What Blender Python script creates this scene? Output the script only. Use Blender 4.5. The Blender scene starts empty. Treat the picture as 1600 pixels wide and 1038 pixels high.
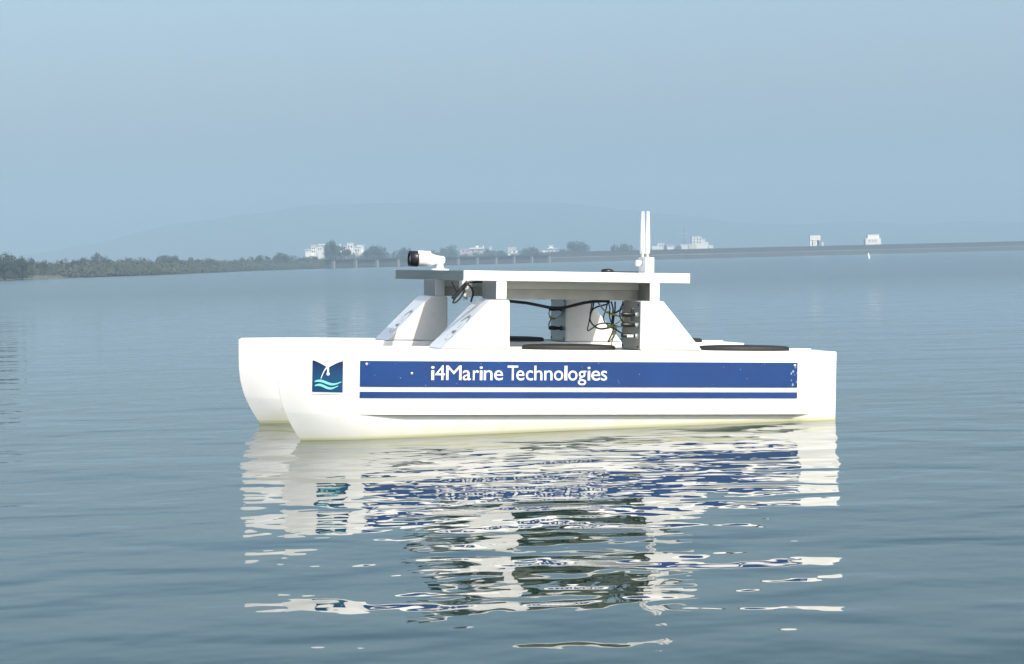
import bpy, bmesh, math, random
from mathutils import Vector, Matrix, noise as mnoise

SC = bpy.context.scene
COL = SC.collection
R = math.radians

# ------------------------------------------------------------------ camera, sky, sun, exposure
F_PX, PITCH, ROLL, CAM_H = 3753.4, -0.0298, 0.0251, 0.9
cam_data = bpy.data.cameras.new('camera')
cam_data.sensor_width = 36.0
cam_data.lens = 36.0 * F_PX / 1600.0
cam_data.clip_start = 0.1
cam_data.clip_end = 12000
cam = bpy.data.objects.new('camera', cam_data)
COL.objects.link(cam)
cam.matrix_world = (Matrix.Translation((0, 0, CAM_H)) @ Matrix.Rotation(math.pi / 2 + PITCH, 4, 'X')
                    @ Matrix.Rotation(-ROLL, 4, 'Z'))
SC.camera = cam

SUN_EL = R(43)
SUN_DIR = Vector((0.55, -0.83, 0)).normalized() * math.cos(SUN_EL) + Vector((0, 0, math.sin(SUN_EL)))
SUN_AZ = math.atan2(SUN_DIR.x, SUN_DIR.y)            # clockwise from +Y

world = bpy.data.worlds.new('World')
SC.world = world
world.use_nodes = True
wn = world.node_tree
wn.nodes.clear()
w_out = wn.nodes.new('ShaderNodeOutputWorld')
w_bg = wn.nodes.new('ShaderNodeBackground')
w_sky = wn.nodes.new('ShaderNodeTexSky')
w_sky.sky_type = 'NISHITA'
w_sky.sun_disc = False
w_sky.sun_elevation = SUN_EL
w_sky.sun_rotation = SUN_AZ
w_sky.altitude = 0
w_sky.air_density = 1.0
w_sky.dust_density = 4.0
w_sky.ozone_density = 2.2
w_bg.inputs['Strength'].default_value = 0.15
wn.links.new(w_sky.outputs['Color'], w_bg.inputs['Color'])
wn.links.new(w_bg.outputs['Background'], w_out.inputs['Surface'])

sun_data = bpy.data.lights.new('sun', 'SUN')
sun_data.energy = 3.1
sun_data.angle = R(0.6)
sun_data.color = (1.0, 0.95, 0.86)
sun = bpy.data.objects.new('sun', sun_data)
COL.objects.link(sun)
sun.rotation_euler = SUN_DIR.to_track_quat('Z', 'Y').to_euler()

SC.view_settings.view_transform = 'Standard'
SC.view_settings.look = 'None'
SC.view_settings.gamma = 1.0
SC.view_settings.exposure = 0.58
SC.view_settings.use_curve_mapping = False
SC.cycles.max_bounces = 12
SC.cycles.diffuse_bounces = 8
SC.cycles.volume_bounces = 2
SC.cycles.transparent_max_bounces = 8

HAZE_DENSITY = 0.0009
HAZE_COLOR = (0.447, 0.62, 0.75)

# ------------------------------------------------------------------ helpers
def px_dir(px, py):
    """direction (x, y, z), y = 1, of a sight line; used once to read real positions off the photograph"""
    a, b = px - 800.0, py - 519.0
    c, s = math.cos(ROLL), math.sin(ROLL)
    u, v = (a * c - b * s) / F_PX, (a * s + b * c) / F_PX
    up = -v
    y = math.cos(PITCH) - math.sin(PITCH) * up
    z = math.sin(PITCH) + math.cos(PITCH) * up
    return u / y, z / y

def at(px, py, Y):
    x, z = px_dir(px, py)
    return Vector((x * Y, Y, CAM_H + z * Y))

def mat(name):
    m = bpy.data.materials.new(name)
    m.use_nodes = True
    nt = m.node_tree
    return m, nt, nt.nodes['Principled BSDF']

def simple(name, col, rough=0.5, metal=0.0, var=0.12, scale=20.0, coat=0.0, bump=0.0, detail=4.0):
    m, nt, b = mat(name)
    tc = nt.nodes.new('ShaderNodeTexCoord')
    nz = nt.nodes.new('ShaderNodeTexNoise')
    nz.inputs['Scale'].default_value = scale
    nz.inputs['Detail'].default_value = detail
    nt.links.new(tc.outputs['Object'], nz.inputs['Vector'])
    mr = nt.nodes.new('ShaderNodeMapRange')
    mr.inputs['To Min'].default_value = 1 - var
    mr.inputs['To Max'].default_value = 1 + var
    nt.links.new(nz.outputs['Fac'], mr.inputs['Value'])
    mx = nt.nodes.new('ShaderNodeMix')
    mx.data_type = 'RGBA'
    mx.blend_type = 'MULTIPLY'
    mx.inputs['Factor'].default_value = 1.0
    mx.inputs['A'].default_value = (*col, 1)
    nt.links.new(mr.outputs['Result'], mx.inputs['B'])
    nt.links.new(mx.outputs['Result'], b.inputs['Base Color'])
    b.inputs['Roughness'].default_value = rough
    b.inputs['Metallic'].default_value = metal
    b.inputs['Coat Weight'].default_value = coat
    if bump:
        bp = nt.nodes.new('ShaderNodeBump')
        bp.inputs['Strength'].default_value = 1.0
        bp.inputs['Distance'].default_value = bump
        nt.links.new(nz.outputs['Fac'], bp.inputs['Height'])
        nt.links.new(bp.outputs['Normal'], b.inputs['Normal'])
    return m

def link_mesh(name, me, material, parent=None):
    o = bpy.data.objects.new(name, me)
    COL.objects.link(o)
    if material and not me.materials:
        me.materials.append(material)
    if parent is not None:
        o.parent = parent
    return o

def build(name, bm, material, parent=None, smooth=False):
    me = bpy.data.meshes.new(name)
    bm.normal_update()
    bm.to_mesh(me)
    bm.free()
    if smooth:
        for p in me.polygons:
            p.use_smooth = True
    return link_mesh(name, me, material, parent)

def tag(o, label=None, cat=None, group=None, kind=None):
    if label: o['label'] = label
    if cat: o['category'] = cat
    if group: o['group'] = group
    if kind: o['kind'] = kind
    return o

def empty(name, loc, label, cat, group=None, rotz=0.0):
    o = bpy.data.objects.new(name, None)
    o.empty_display_size = 0.1
    COL.objects.link(o)
    o.location = loc
    o.rotation_euler.z = rotz
    return tag(o, label, cat, group)

def add_box(bm, x0, x1, y0, y1, z0, z1, bev=0.0, seg=2):
    t = bmesh.new()
    bmesh.ops.create_cube(t, size=1.0)
    for v in t.verts:
        v.co = Vector(((x0 + x1) / 2 + v.co.x * (x1 - x0), (y0 + y1) / 2 + v.co.y * (y1 - y0), (z0 + z1) / 2 + v.co.z * (z1 - z0)))
    if bev:
        bmesh.ops.bevel(t, geom=t.edges[:], offset=bev, segments=seg, profile=0.5, affect='EDGES')
    merge(bm, t)

def merge(bm, t, M=None):
    mp = []
    t.verts.index_update()
    for v in t.verts:
        mp.append(bm.verts.new(M @ v.co if M else v.co))
    for f in t.faces:
        try:
            nf = bm.faces.new([mp[v.index] for v in f.verts])
            nf.smooth = f.smooth
        except ValueError:
            pass
    t.free()

def add_prism(bm, poly_xz, y0, y1, bev=0.0):
    """polygon in x,z extruded from y0 to y1"""
    t = bmesh.new()
    a = [t.verts.new((x, y0, z)) for x, z in poly_xz]
    b = [t.verts.new((x, y1, z)) for x, z in poly_xz]
    n = len(a)
    t.faces.new(a)
    t.faces.new(list(reversed(b)))
    for i in range(n):
        t.faces.new((a[i], b[i], b[(i + 1) % n], a[(i + 1) % n]))
    bmesh.ops.recalc_face_normals(t, faces=t.faces[:])
    if bev:
        bmesh.ops.bevel(t, geom=t.edges[:], offset=bev, segments=2, profile=0.5, affect='EDGES')
    merge(bm, t)

def add_lathe(bm, prof, origin, axis, n=24, smooth=True, squash=None):
    """profile of (distance along axis, radius)"""
    axis = Vector(axis).normalized()
    q = axis.to_track_quat('Z', 'Y').to_matrix()
    t = bmesh.new()
    rings = []
    for d, r in prof:
        ring = []
        for k in range(n):
            an = 2 * math.pi * k / n
            ring.append(t.verts.new(Vector(origin) + q @ Vector((r * math.cos(an), r * math.sin(an), d))))
        rings.append(ring)
    for i in range(len(rings) - 1):
        for k in range(n):
            f = t.faces.new((rings[i][k], rings[i][(k + 1) % n], rings[i + 1][(k + 1) % n], rings[i + 1][k]))
            f.smooth = smooth
    t.faces.new(list(reversed(rings[0])))
    t.faces.new(rings[-1])
    merge(bm, t)

def catmull(pts, sub=6):
    P = [Vector(p) for p in pts]
    if len(P) < 3:
        return P
    P = [2 * P[0] - P[1]] + P + [2 * P[-1] - P[-2]]
    out = []
    for i in range(1, len(P) - 2):
        for k in range(sub):
            t = k / sub
            a, b, c, d = P[i - 1], P[i], P[i + 1], P[i + 2]
            out.append(0.5 * (2 * b + (c - a) * t + (2 * a - 5 * b + 4 * c - d) * t * t + (3 * b - a - 3 * c + d) * t ** 3))
    out.append(P[-2])
    return out

def add_tube(bm, pts, r, n=8, sub=6):
    P = catmull(pts, sub)
    t = bmesh.new()
    rings = []
    up = Vector((0.3, 0.2, 0.93)).normalized()
    for i, p in enumerate(P):
        d = (P[min(i + 1, len(P) - 1)] - P[max(i - 1, 0)]).normalized()
        s = d.cross(up)
        if s.length < 1e-4: s = d.cross(Vector((1, 0, 0)))
        s.normalize()
        u = s.cross(d).normalized()
        up = u
        rings.append([t.verts.new(p + r * (math.cos(2 * math.pi * k / n) * s + math.sin(2 * math.pi * k / n) * u)) for k in range(n)])
    for i in range(len(rings) - 1):
        for k in range(n):
            f = t.faces.new((rings[i][k], rings[i][(k + 1) % n], rings[i + 1][(k + 1) % n], rings[i + 1][k]))
            f.smooth = True
    t.faces.new(list(reversed(rings[0])))
    t.faces.new(rings[-1])
    merge(bm, t)

def smoothstep(a, b, x):
    t = max(0.0, min(1.0, (x - a) / (b - a)))
    return t * t * (3 - 2 * t)

# ------------------------------------------------------------------ materials
def gelcoat(name, waterline=False):
    m, nt, b = mat(name)
    N, L = nt.nodes, nt.links
    tc = N.new('ShaderNodeTexCoord')
    def noise(scale, detail, vec=None):
        n = N.new('ShaderNodeTexNoise'); n.inputs['Scale'].default_value = scale; n.inputs['Detail'].default_value = detail
        L.new(vec or tc.outputs['Object'], n.inputs['Vector'])
        return n.outputs['Fac']
    def ramp(fac, p0, c0, p1, c1):
        r = N.new('ShaderNodeValToRGB')
        r.color_ramp.elements[0].position = p0; r.color_ramp.elements[0].color = (*c0, 1)
        r.color_ramp.elements[1].position = p1; r.color_ramp.elements[1].color = (*c1, 1)
        L.new(fac, r.inputs['Fac'])
        return r.outputs['Color']
    def mix(a, c, fac=None, mode='MULTIPLY'):
        x = N.new('ShaderNodeMix'); x.data_type = 'RGBA'; x.blend_type = mode
        x.inputs['Factor'].default_value = 1
        if fac is not None: L.new(fac, x.inputs['Factor'])
        L.new(a, x.inputs['A'])
        if isinstance(c, tuple): x.inputs['B'].default_value = (*c, 1)
        else: L.new(c, x.inputs['B'])
        return x.outputs['Result']
    def math_(op, a, c):
        x = N.new('ShaderNodeMath'); x.operation = op
        for k, v in enumerate((a, c)):
            if isinstance(v, (int, float)): x.inputs[k].default_value = v
            else: L.new(v, x.inputs[k])
        return x.outputs[0]
    n1 = noise(3.0, 6)
    col = ramp(n1, 0.35, (0.84, 0.85, 0.81), 0.62, (0.88, 0.88, 0.86))
    col = mix(col, ramp(noise(26.0, 8), 0.62, (1, 1, 1), 0.80, (0.92, 0.90, 0.80)))
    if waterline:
        # yellow-green tint above the floating line, fading upward with a ragged edge
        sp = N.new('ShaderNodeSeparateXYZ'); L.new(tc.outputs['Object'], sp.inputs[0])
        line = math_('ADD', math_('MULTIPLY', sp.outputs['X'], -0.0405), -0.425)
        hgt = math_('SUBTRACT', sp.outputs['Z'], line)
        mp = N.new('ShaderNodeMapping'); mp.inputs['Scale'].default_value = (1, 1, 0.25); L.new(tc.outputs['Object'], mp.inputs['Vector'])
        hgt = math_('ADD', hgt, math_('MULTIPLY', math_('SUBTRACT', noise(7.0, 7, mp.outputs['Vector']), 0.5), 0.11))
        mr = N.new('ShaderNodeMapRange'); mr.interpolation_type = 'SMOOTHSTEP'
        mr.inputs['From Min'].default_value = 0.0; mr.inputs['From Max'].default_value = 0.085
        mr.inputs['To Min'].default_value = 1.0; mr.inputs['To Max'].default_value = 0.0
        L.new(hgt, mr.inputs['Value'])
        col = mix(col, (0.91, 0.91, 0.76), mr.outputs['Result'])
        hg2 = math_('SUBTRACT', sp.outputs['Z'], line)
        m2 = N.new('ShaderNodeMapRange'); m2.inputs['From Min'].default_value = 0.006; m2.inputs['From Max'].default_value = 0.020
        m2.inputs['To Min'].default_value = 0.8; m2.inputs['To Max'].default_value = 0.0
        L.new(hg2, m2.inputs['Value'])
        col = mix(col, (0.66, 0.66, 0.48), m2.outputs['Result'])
    L.new(col, b.inputs['Base Color'])
    b.inputs['Roughness'].default_value = 0.32
    bp = N.new('ShaderNodeBump'); bp.inputs['Distance'].default_value = 0.0012
    L.new(n1, bp.inputs['Height'])
    L.new(bp.outputs['Normal'], b.inputs['Normal'])
    return m

M = {}
M['white'] = gelcoat('white_gelcoat')
M['hull_white'] = gelcoat('tinted_white_hull', True)
M['white_plastic'] = simple('white_plastic', (0.82, 0.82, 0.80), 0.4, var=0.03)
M['beam_alu'] = simple('pale_beam_aluminium', (0.50, 0.50, 0.45), 0.5, metal=0.15, var=0.3, scale=12, bump=0.0006)
M['alu'] = simple('dull_aluminium', (0.27, 0.265, 0.235), 0.42, metal=0.3, var=0.22, scale=14, bump=0.0006)
M['alu_plate'] = simple('aluminium_plate', (0.40, 0.375, 0.31), 0.4, metal=0.4, var=0.15, scale=22)
M['frame'] = simple('platform_edge_white', (0.80, 0.80, 0.77), 0.4, metal=0.0, var=0.06, scale=9)
M['rubber'] = simple('black_hatch_rubber', (0.014, 0.0135, 0.011), 0.62, var=0.25, scale=30)
M['black'] = simple('black_plastic', (0.012, 0.012, 0.013), 0.38, var=0.2, scale=50)
M['cable'] = simple('black_cable', (0.010, 0.011, 0.014), 0.45, var=0.2, scale=60)
M['yellow'] = simple('yellow_tape', (0.80, 0.60, 0.06), 0.5, var=0.15, scale=60)
M['clear'] = simple('grey_sheathed_wire', (0.42, 0.47, 0.45), 0.35, var=0.1, scale=60)
M['brass'] = simple('brass', (0.75, 0.70, 0.52), 0.35, metal=0.8, var=0.1)
M['steel'] = simple('bright_screw', (0.62, 0.64, 0.66), 0.28, metal=0.9, var=0.05)
M['blue'] = simple('blue_vinyl', (0.001, 0.044, 0.195), 0.26, var=0.25, scale=3.5, coat=0.3)
M['print_white'] = simple('white_vinyl_print', (0.86, 0.86, 0.84), 0.35, var=0.02)
M['mint'] = simple('mint_vinyl_print', (0.26, 0.74, 0.68), 0.3, var=0.05)
M['chip'] = simple('worn_vinyl_speck', (0.30, 0.38, 0.50), 0.4, var=0.2, scale=60)
M['print_grey'] = simple('grey_print', (0.24, 0.28, 0.29), 0.4, var=0.2, scale=60)
M['print_pale'] = simple('pale_grey_print', (0.50, 0.56, 0.57), 0.4, var=0.2, scale=60)
M['glass'] = simple('dark_lens_glass', (0.01, 0.012, 0.014), 0.06, var=0.1, coat=0.6)
M['concrete'] = simple('weathered_concrete', (0.06, 0.06, 0.055), 0.85, var=0.25, scale=0.3, detail=8)
M['pier'] = simple('pale_concrete', (0.22, 0.215, 0.20), 0.8, var=0.15, scale=0.8)
M['stone'] = simple('stone_pitching', (0.055, 0.056, 0.053), 0.9, var=0.35, scale=0.25, detail=9)
M['parapet'] = simple('dark_parapet_stone', (0.032, 0.033, 0.034), 0.9, var=0.3, scale=0.2, detail=9)
M['berm'] = simple('pale_berm_concrete', (0.14, 0.137, 0.13), 0.85, var=0.25, scale=0.2)
M['wall_white'] = simple('white_house_paint', (0.80, 0.79, 0.74), 0.7, var=0.06, scale=0.4)
M['wall_pink'] = simple('faded_pink_plaster', (0.50, 0.38, 0.35), 0.8, var=0.12, scale=0.4)
M['wall_cream'] = simple('cream_plaster', (0.62, 0.57, 0.46), 0.8, var=0.1, scale=0.4)
M['window'] = simple('dark_window_glass', (0.03, 0.035, 0.04), 0.12, var=0.2, scale=2)
M['mast'] = simple('galvanised_mast', (0.16, 0.17, 0.18), 0.6, metal=0.2, var=0.1)
M['bark'] = simple('grey_brown_bark', (0.09, 0.07, 0.05), 0.9, var=0.3, scale=3)
M['soil'] = simple('dry_grass_bank', (0.115, 0.105, 0.058), 0.95, var=0.35, scale=0.12, detail=10)
M['land'] = simple('scrub_ground', (0.085, 0.085, 0.05), 0.95, var=0.4, scale=0.02, detail=10)
M['hill'] = simple('forested_hillside', (0.045, 0.055, 0.035), 0.95, var=0.5, scale=0.012, detail=12)

def foliage(name, dark, light):
    m, nt, b = mat(name)
    at_ = nt.nodes.new('ShaderNodeTexCoord')
    nz = nt.nodes.new('ShaderNodeTexNoise'); nz.inputs['Scale'].default_value = 0.9; nz.inputs['Detail'].default_value = 5
    nt.links.new(at_.outputs['Object'], nz.inputs['Vector'])
    rp = nt.nodes.new('ShaderNodeValToRGB')
    rp.color_ramp.elements[0].position = 0.3; rp.color_ramp.elements[0].color = (*dark, 1)
    rp.color_ramp.elements[1].position = 0.72; rp.color_ramp.elements[1].color = (*light, 1)
    nt.links.new(nz.outputs['Fac'], rp.inputs['Fac'])
    nt.links.new(rp.outputs['Color'], b.inputs['Base Color'])
    b.inputs['Roughness'].default_value = 0.7
    return m
M['leaf_dark'] = foliage('dark_foliage', (0.024, 0.036, 0.020), (0.042, 0.058, 0.030))
M['leaf_mid'] = foliage('olive_foliage', (0.032, 0.044, 0.025), (0.058, 0.072, 0.038))
M['leaf_dry'] = foliage('dry_brush', (0.042, 0.043, 0.028), (0.075, 0.070, 0.044))

def water_material():
    m, nt, b = mat('lake_water')
    N, L = nt.nodes, nt.links
    b.inputs['Base Color'].default_value = (0.005, 0.026, 0.017, 1)
    b.inputs['Roughness'].default_value = 0.015
    b.inputs['IOR'].default_value = 1.333
    b.inputs['Specular IOR Level'].default_value = 0.3
    geo = N.new('ShaderNodeNewGeometry')
    def layer(scale, amp, rot, stretch=(1, 1, 1), detail=1.5, dist=0.0):
        mp = N.new('ShaderNodeMapping')
        mp.inputs['Rotation'].default_value = (0, 0, rot)
        mp.inputs['Scale'].default_value = stretch
        L.new(geo.outputs['Position'], mp.inputs['Vector'])
        nz = N.new('ShaderNodeTexNoise')
        nz.noise_dimensions = '2D'
        nz.inputs['Scale'].default_value = scale
        nz.inputs['Detail'].default_value = detail
        nz.inputs['Roughness'].default_value = 0.45
        nz.inputs['Distortion'].default_value = dist
        L.new(mp.outputs['Vector'], nz.inputs['Vector'])
        mu = N.new('ShaderNodeMath'); mu.operation = 'MULTIPLY'; mu.inputs[1].default_value = amp
        L.new(nz.outputs['Fac'], mu.inputs[0])
        return mu.outputs[0]
    def add(a, c):
        s = N.new('ShaderNodeMath'); s.operation = 'ADD'
        L.new(a, s.inputs[0]); L.new(c, s.inputs[1])
        return s.outputs[0]
    sx = N.new('ShaderNodeSeparateXYZ'); L.new(geo.outputs['Position'], sx.inputs[0])
    rr = N.new('ShaderNodeMapRange'); rr.interpolation_type = 'SMOOTHSTEP'    # breeze-ruffled water further out from the sheltered edge
    rr.inputs['From Min'].default_value = 15; rr.inputs['From Max'].default_value = 90
    rr.inputs['To Min'].default_value = 0.012; rr.inputs['To Max'].default_value = 0.14
    L.new(sx.outputs['Y'], rr.inputs['Value']); L.new(rr.outputs['Result'], b.inputs['Roughness'])
    swell = layer(0.42, 0.030, 0.35, (1, 1.5, 1), 1.0)
    wave = layer(1.85, 0.0165, -0.3, (0.8, 1.15, 1), 1.0, 0.3)
    ripple = layer(6.0, 0.0020, 0.8, (1, 1, 1), 1.0)
    patch = layer(0.035, 1.0, 0.2, (0.5, 1.6, 1), 3.0)
    pr = N.new('ShaderNodeMapRange')
    pr.inputs['From Min'].default_value = 0.3; pr.inputs['From Max'].default_value = 0.7
    pr.inputs['To Min'].default_value = 0.5; pr.inputs['To Max'].default_value = 1.5
    L.new(patch, pr.inputs['Value'])
    rp = N.new('ShaderNodeMath'); rp.operation = 'MULTIPLY'
    L.new(ripple, rp.inputs[0]); L.new(pr.outputs['Result'], rp.inputs[1])
    h = add(add(swell, wave), rp.outputs[0])
    bp = N.new('ShaderNodeBump')
    bp.inputs['Strength'].default_value = 1.0
    bp.inputs['Distance'].default_value = 1.0
    L.new(h, bp.inputs['Height'])
    L.new(bp.outputs['Normal'], b.inputs['Normal'])
    return m
M['water'] = water_material()

# ------------------------------------------------------------------ setting: water, land, hill, haze
def sheet(name, pts, material, kind='structure', z=None):
    bm = bmesh.new()
    bm.faces.new([bm.verts.new(p) for p in pts])
    o = build(name, bm, material)
    tag(o, kind=kind)
    return o

FAR = 3650.0
sheet('water', [(-1500, -250, 0), (1500, -250, 0), (1500, FAR, 0), (-1500, FAR, 0)], M['water'])

shore_line = [(-1400, 215), (-600, 235), (-160, 262), (-70.2, 300), (-64, 345), (-58, 392), (-59, 470), (-60, 560), (-56, 620), (-50, 652)]
def land_sheet():
    bm = bmesh.new()
    front = [(x, y) for x, y in shore_line]
    rows = []
    rnd = random.Random(4)
    # low bank: waterline, bank top, inland
    for off, z in ((0.0, -0.12), (1.5, 0.18), (6.0, 0.42), (25.0, 0.6)):
        row = []
        for i, (x, y) in enumerate(front):
            row.append(bm.verts.new((x - off * (0.9 if i > 2 else 0.2), y + off * (0.3 if i > 2 else 1.0), z)))
        rows.append(row)
    for a, b in zip(rows, rows[1:]):
        for i in range(len(front) - 1):
            bm.faces.new((a[i], a[i + 1], b[i + 1], b[i]))
    # inland
    back = [bm.verts.new((-1400, FAR - 20, 0.7)), bm.verts.new((-40, FAR - 20, 0.7))]
    bm.faces.new(rows[-1] + [back[1], back[0]])
    bmesh.ops.triangulate(bm, faces=bm.faces[:])
    bmesh.ops.recalc_face_normals(bm, faces=bm.faces[:])
    return tag(build('shore', bm, M['soil']), kind='structure')
land_sheet()
sheet('far_land', [(-60, 668, 0.5), (12, 770, 0.5), (215, 885, 0.5), (1400, 1560, 0.5), (1400, FAR - 25, 0.5), (-60, FAR - 25, 0.5)], M['land'])

def ridge(name, Y, prof, depth, seed, mat_):
    """ridge whose skyline passes through the given (px, py) points at distance Y"""
    pts = [at(px, py, Y) for px, py in prof]
    bm = bmesh.new()
    n, rows = 90, 9
    x0, x1 = pts[0].x, pts[-1].x
    grid = []
    for j in range(rows):
        t = j / (rows - 1)
        row = []
        for i in range(n + 1):
            x = x0 + (x1 - x0) * i / n
            for a, b in zip(pts, pts[1:]):
                if a.x <= x <= b.x + 1e-6:
                    k = (x - a.x) / max(b.x - a.x, 1e-6)
                    k = k * k * (3 - 2 * k) * 0.6 + k * 0.4
                    top = a.z + (b.z - a.z) * k
                    break
            wob = mnoise.noise(Vector((x * 0.02, seed, 0))) * 3.6 + mnoise.noise(Vector((x * 0.07, seed, 3))) * 1.8
            prof_h = math.sin(t * math.pi / 2) ** 1.2
            z = 0.4 + (top - 0.4 + wob * 0.6) * prof_h + mnoise.noise(Vector((x * 0.012, t * 4, seed + 7))) * 6 * (1 - t) * t
            row.append(bm.verts.new((x, Y - depth * (1 - t), max(z, -0.5 if j == 0 else 0.2))))
        grid.append(row)
    for a, b in zip(grid, grid[1:]):
        for i in range(n):
            bm.faces.new((a[i], a[i + 1], b[i + 1], b[i]))
    back = [bm.verts.new((v.co.x, Y + depth * 0.8, 0.2)) for v in grid[-1]]
    for i in range(n):
        bm.faces.new((grid[-1][i], grid[-1][i + 1], back[i + 1], back[i]))
    bmesh.ops.recalc_face_normals(bm, faces=bm.faces[:])
    return tag(build(name, bm, mat_, smooth=True), kind='structure')
ridge('hill', 2880, [(-500, 415), (-150, 410), (60, 398), (150, 380), (280, 350), (400, 334), (470, 322), (560, 318), (660, 317), (760, 316), (850, 316), (930, 322),
                     (1010, 331), (1090, 340), (1160, 348), (1240, 352), (1330, 346), (1430, 352), (1520, 345), (1640, 350), (1900, 360), (2200, 375)], 350, 2.0, M['hill'])

def haze_box():
    bm = bmesh.new()
    add_box(bm, -1600, 1600, -300, FAR + 60, -1.2, 116)
    m = bpy.data.materials.new('pale_haze')
    m.use_nodes = True
    nt = m.node_tree
    nt.nodes.clear()
    out = nt.nodes.new('ShaderNodeOutputMaterial')
    pv = nt.nodes.new('ShaderNodeVolumePrincipled')
    pv.inputs['Color'].default_value = (*HAZE_COLOR, 1)
    pv.inputs['Density'].default_value = HAZE_DENSITY
    pv.inputs['Anisotropy'].default_value = 0.0
    nt.links.new(pv.outputs['Volume'], out.inputs['Volume'])
    o = build('haze', bm, m)
    tag(o, kind='stuff')
haze_box()

# ------------------------------------------------------------------ weir, dam
def weir():
    A = at(503, 0, 645); A = Vector((A.x, A.y, 0))
    B = at(849, 0, 738); B = Vector((B.x, B.y, 0))
    d = (B - A).normalized(); L_ = (B - A).length
    ang = math.atan2(d.y, d.x)
    e = empty('weir', A, 'long low concrete weir with pale upright piers between wooded shore and dam', 'weir', rotz=ang)
    H = 2.3
    bm = bmesh.new(); add_box(bm, 0, L_, 0.0, 0.8, -0.6, H - 0.35); build('weir_wall', bm, M['concrete'], e)
    bm = bmesh.new(); add_box(bm, -0.5, L_ + 0.5, -0.7, 1.6, H - 0.345, H + 0.05, 0.03); build('walkway', bm, M['parapet'], e)
    bm = bmesh.new(); add_box(bm, 0, L_, -0.5, 0.0 - 0.003, -0.6, 0.3); build('footing', bm, M['parapet'], e)
    rnd = random.Random(3)
    n = 12
    me = None
    for k in range(n):
        x = 1.2 + (L_ - 2.4) * k / (n - 1)
        if me is None:
            bm = bmesh.new()
            add_box(bm, -0.35, 0.35, -0.9, -0.003, -0.6, H - 0.36, 0.05)
            o = build('pier', bm, M['pier'], e); me = o.data
        else:
            o = link_mesh('pier', me, None, e)
        o.location = (x, 0, 0)
    # thin rail on the walkway
    bm = bmesh.new()
    add_box(bm, 0, L_, -0.62, -0.56, H + 0.75, H + 0.82)
    rl = build('handrail', bm, M['mast'], e)
    me = None
    for k in range(40):
        if me is None:
            bm = bmesh.new(); add_box(bm, -0.04, 0.04, -0.63, -0.55, H + 0.05, H + 0.745)
            o = build('rail_post', bm, M['mast'], e); me = o.data
        else:
            o = link_mesh('rail_post', me, None, e)
        o.location = (0.5 + (L_ - 1) * k / 39, 0, 0)
weir()

def dam():
    A = at(846, 0, 745); A = Vector((A.x, A.y, 0))
    B = at(1700, 0, 850); B = Vector((B.x, B.y, 0))
    d = (B - A).normalized(); L_ = (B - A).length + 700
    e = empty('dam', A, 'long straight stone faced dam with dark crest wall along the far water', 'dam', rotz=math.atan2(d.y, d.x))
    def strip(name, poly, m, x0=0, x1=L_):
        bm = bmesh.new()
        n = 160
        rows = [[bm.verts.new((x0 + (x1 - x0) * i / n, y, z + (mnoise.noise(Vector((i * 0.9, z, 1))) * 0.05 if 0.3 < z else 0))) for i in range(n + 1)] for y, z in poly]
        for a, b in zip(rows, rows[1:] + rows[:1]):
            for i in range(n):
                bm.faces.new((a[i], a[i + 1], b[i + 1], b[i]))
        bm.faces.new([r[0] for r in rows]); bm.faces.new([r[-1] for r in reversed(rows)])
        bmesh.ops.recalc_face_normals(bm, faces=bm.faces[:])
        return build(name, bm, m, e)
    strip('stone_slope', [(0, -0.8), (3.8, 1.32), (9, 1.32), (9, -0.8)], M['stone'])
    strip('berm', [(3.6, 1.34), (3.7, 1.54), (5.2, 1.58), (5.2, 1.34)], M['berm'])
    strip('crest_wall', [(5.22, 1.35), (6.4, 2.98), (8.5, 2.98), (8.5, 1.35)], M['parapet'])
    strip('coping', [(6.3, 3.0), (6.3, 3.16), (6.9, 3.16), (6.9, 3.0)], M['concrete'])
dam()

# ------------------------------------------------------------------ far buildings
def wbox(px0, px1, py_top, Y):
    a = at(px0, py_top, Y); b = at(px1, py_top, Y)
    return a.x, b.x, (a.z + b.z) / 2

def house(label, cat, boxes, Y, windows=(), rot=0.0, group=None, name='white_house'):
    """boxes: list of (part name, px0, px1, py_top, py_bottom or None, depth, y offset, material, roof slab)"""
    x0, x1, _ = wbox(boxes[0][1], boxes[0][2], boxes[0][3], Y)
    e = empty(name, ((x0 + x1) / 2, Y, 0.5), label, cat, group, rot)
    cx = (x0 + x1) / 2
    for nm, p0, p1, pt, pb, dep, yo, m, slab in boxes:
        a0, a1, zt = wbox(p0, p1, pt, Y + yo)
        zb = 0.0 if pb is None else at((p0 + p1) / 2, pb, Y + yo).z - 0.5
        bm = bmesh.new()
        add_box(bm, a0 - cx, a1 - cx, yo, yo + dep, zb, zt - 0.5)
        w = build(nm, bm, M[m], e)
        if slab:
            bm = bmesh.new()
            add_box(bm, a0 - cx - 0.3, a1 - cx + 0.3, yo - 0.35, yo + dep + 0.3, zt - 0.497, zt - 0.25)
            build('roof', bm, M['wall_white'], w)
    for p0, p1, pt, pb in windows:
        a0, a1, zt = wbox(p0, p1, pt, Y)
        zb = at((p0 + p1) / 2, pb, Y).z
        bm = bmesh.new()
        add_box(bm, a0 - cx, a1 - cx, -0.06, 0.04, zb - 0.5, zt - 0.5)
        build('window', bm, M['window'], e)
    return e

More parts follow.
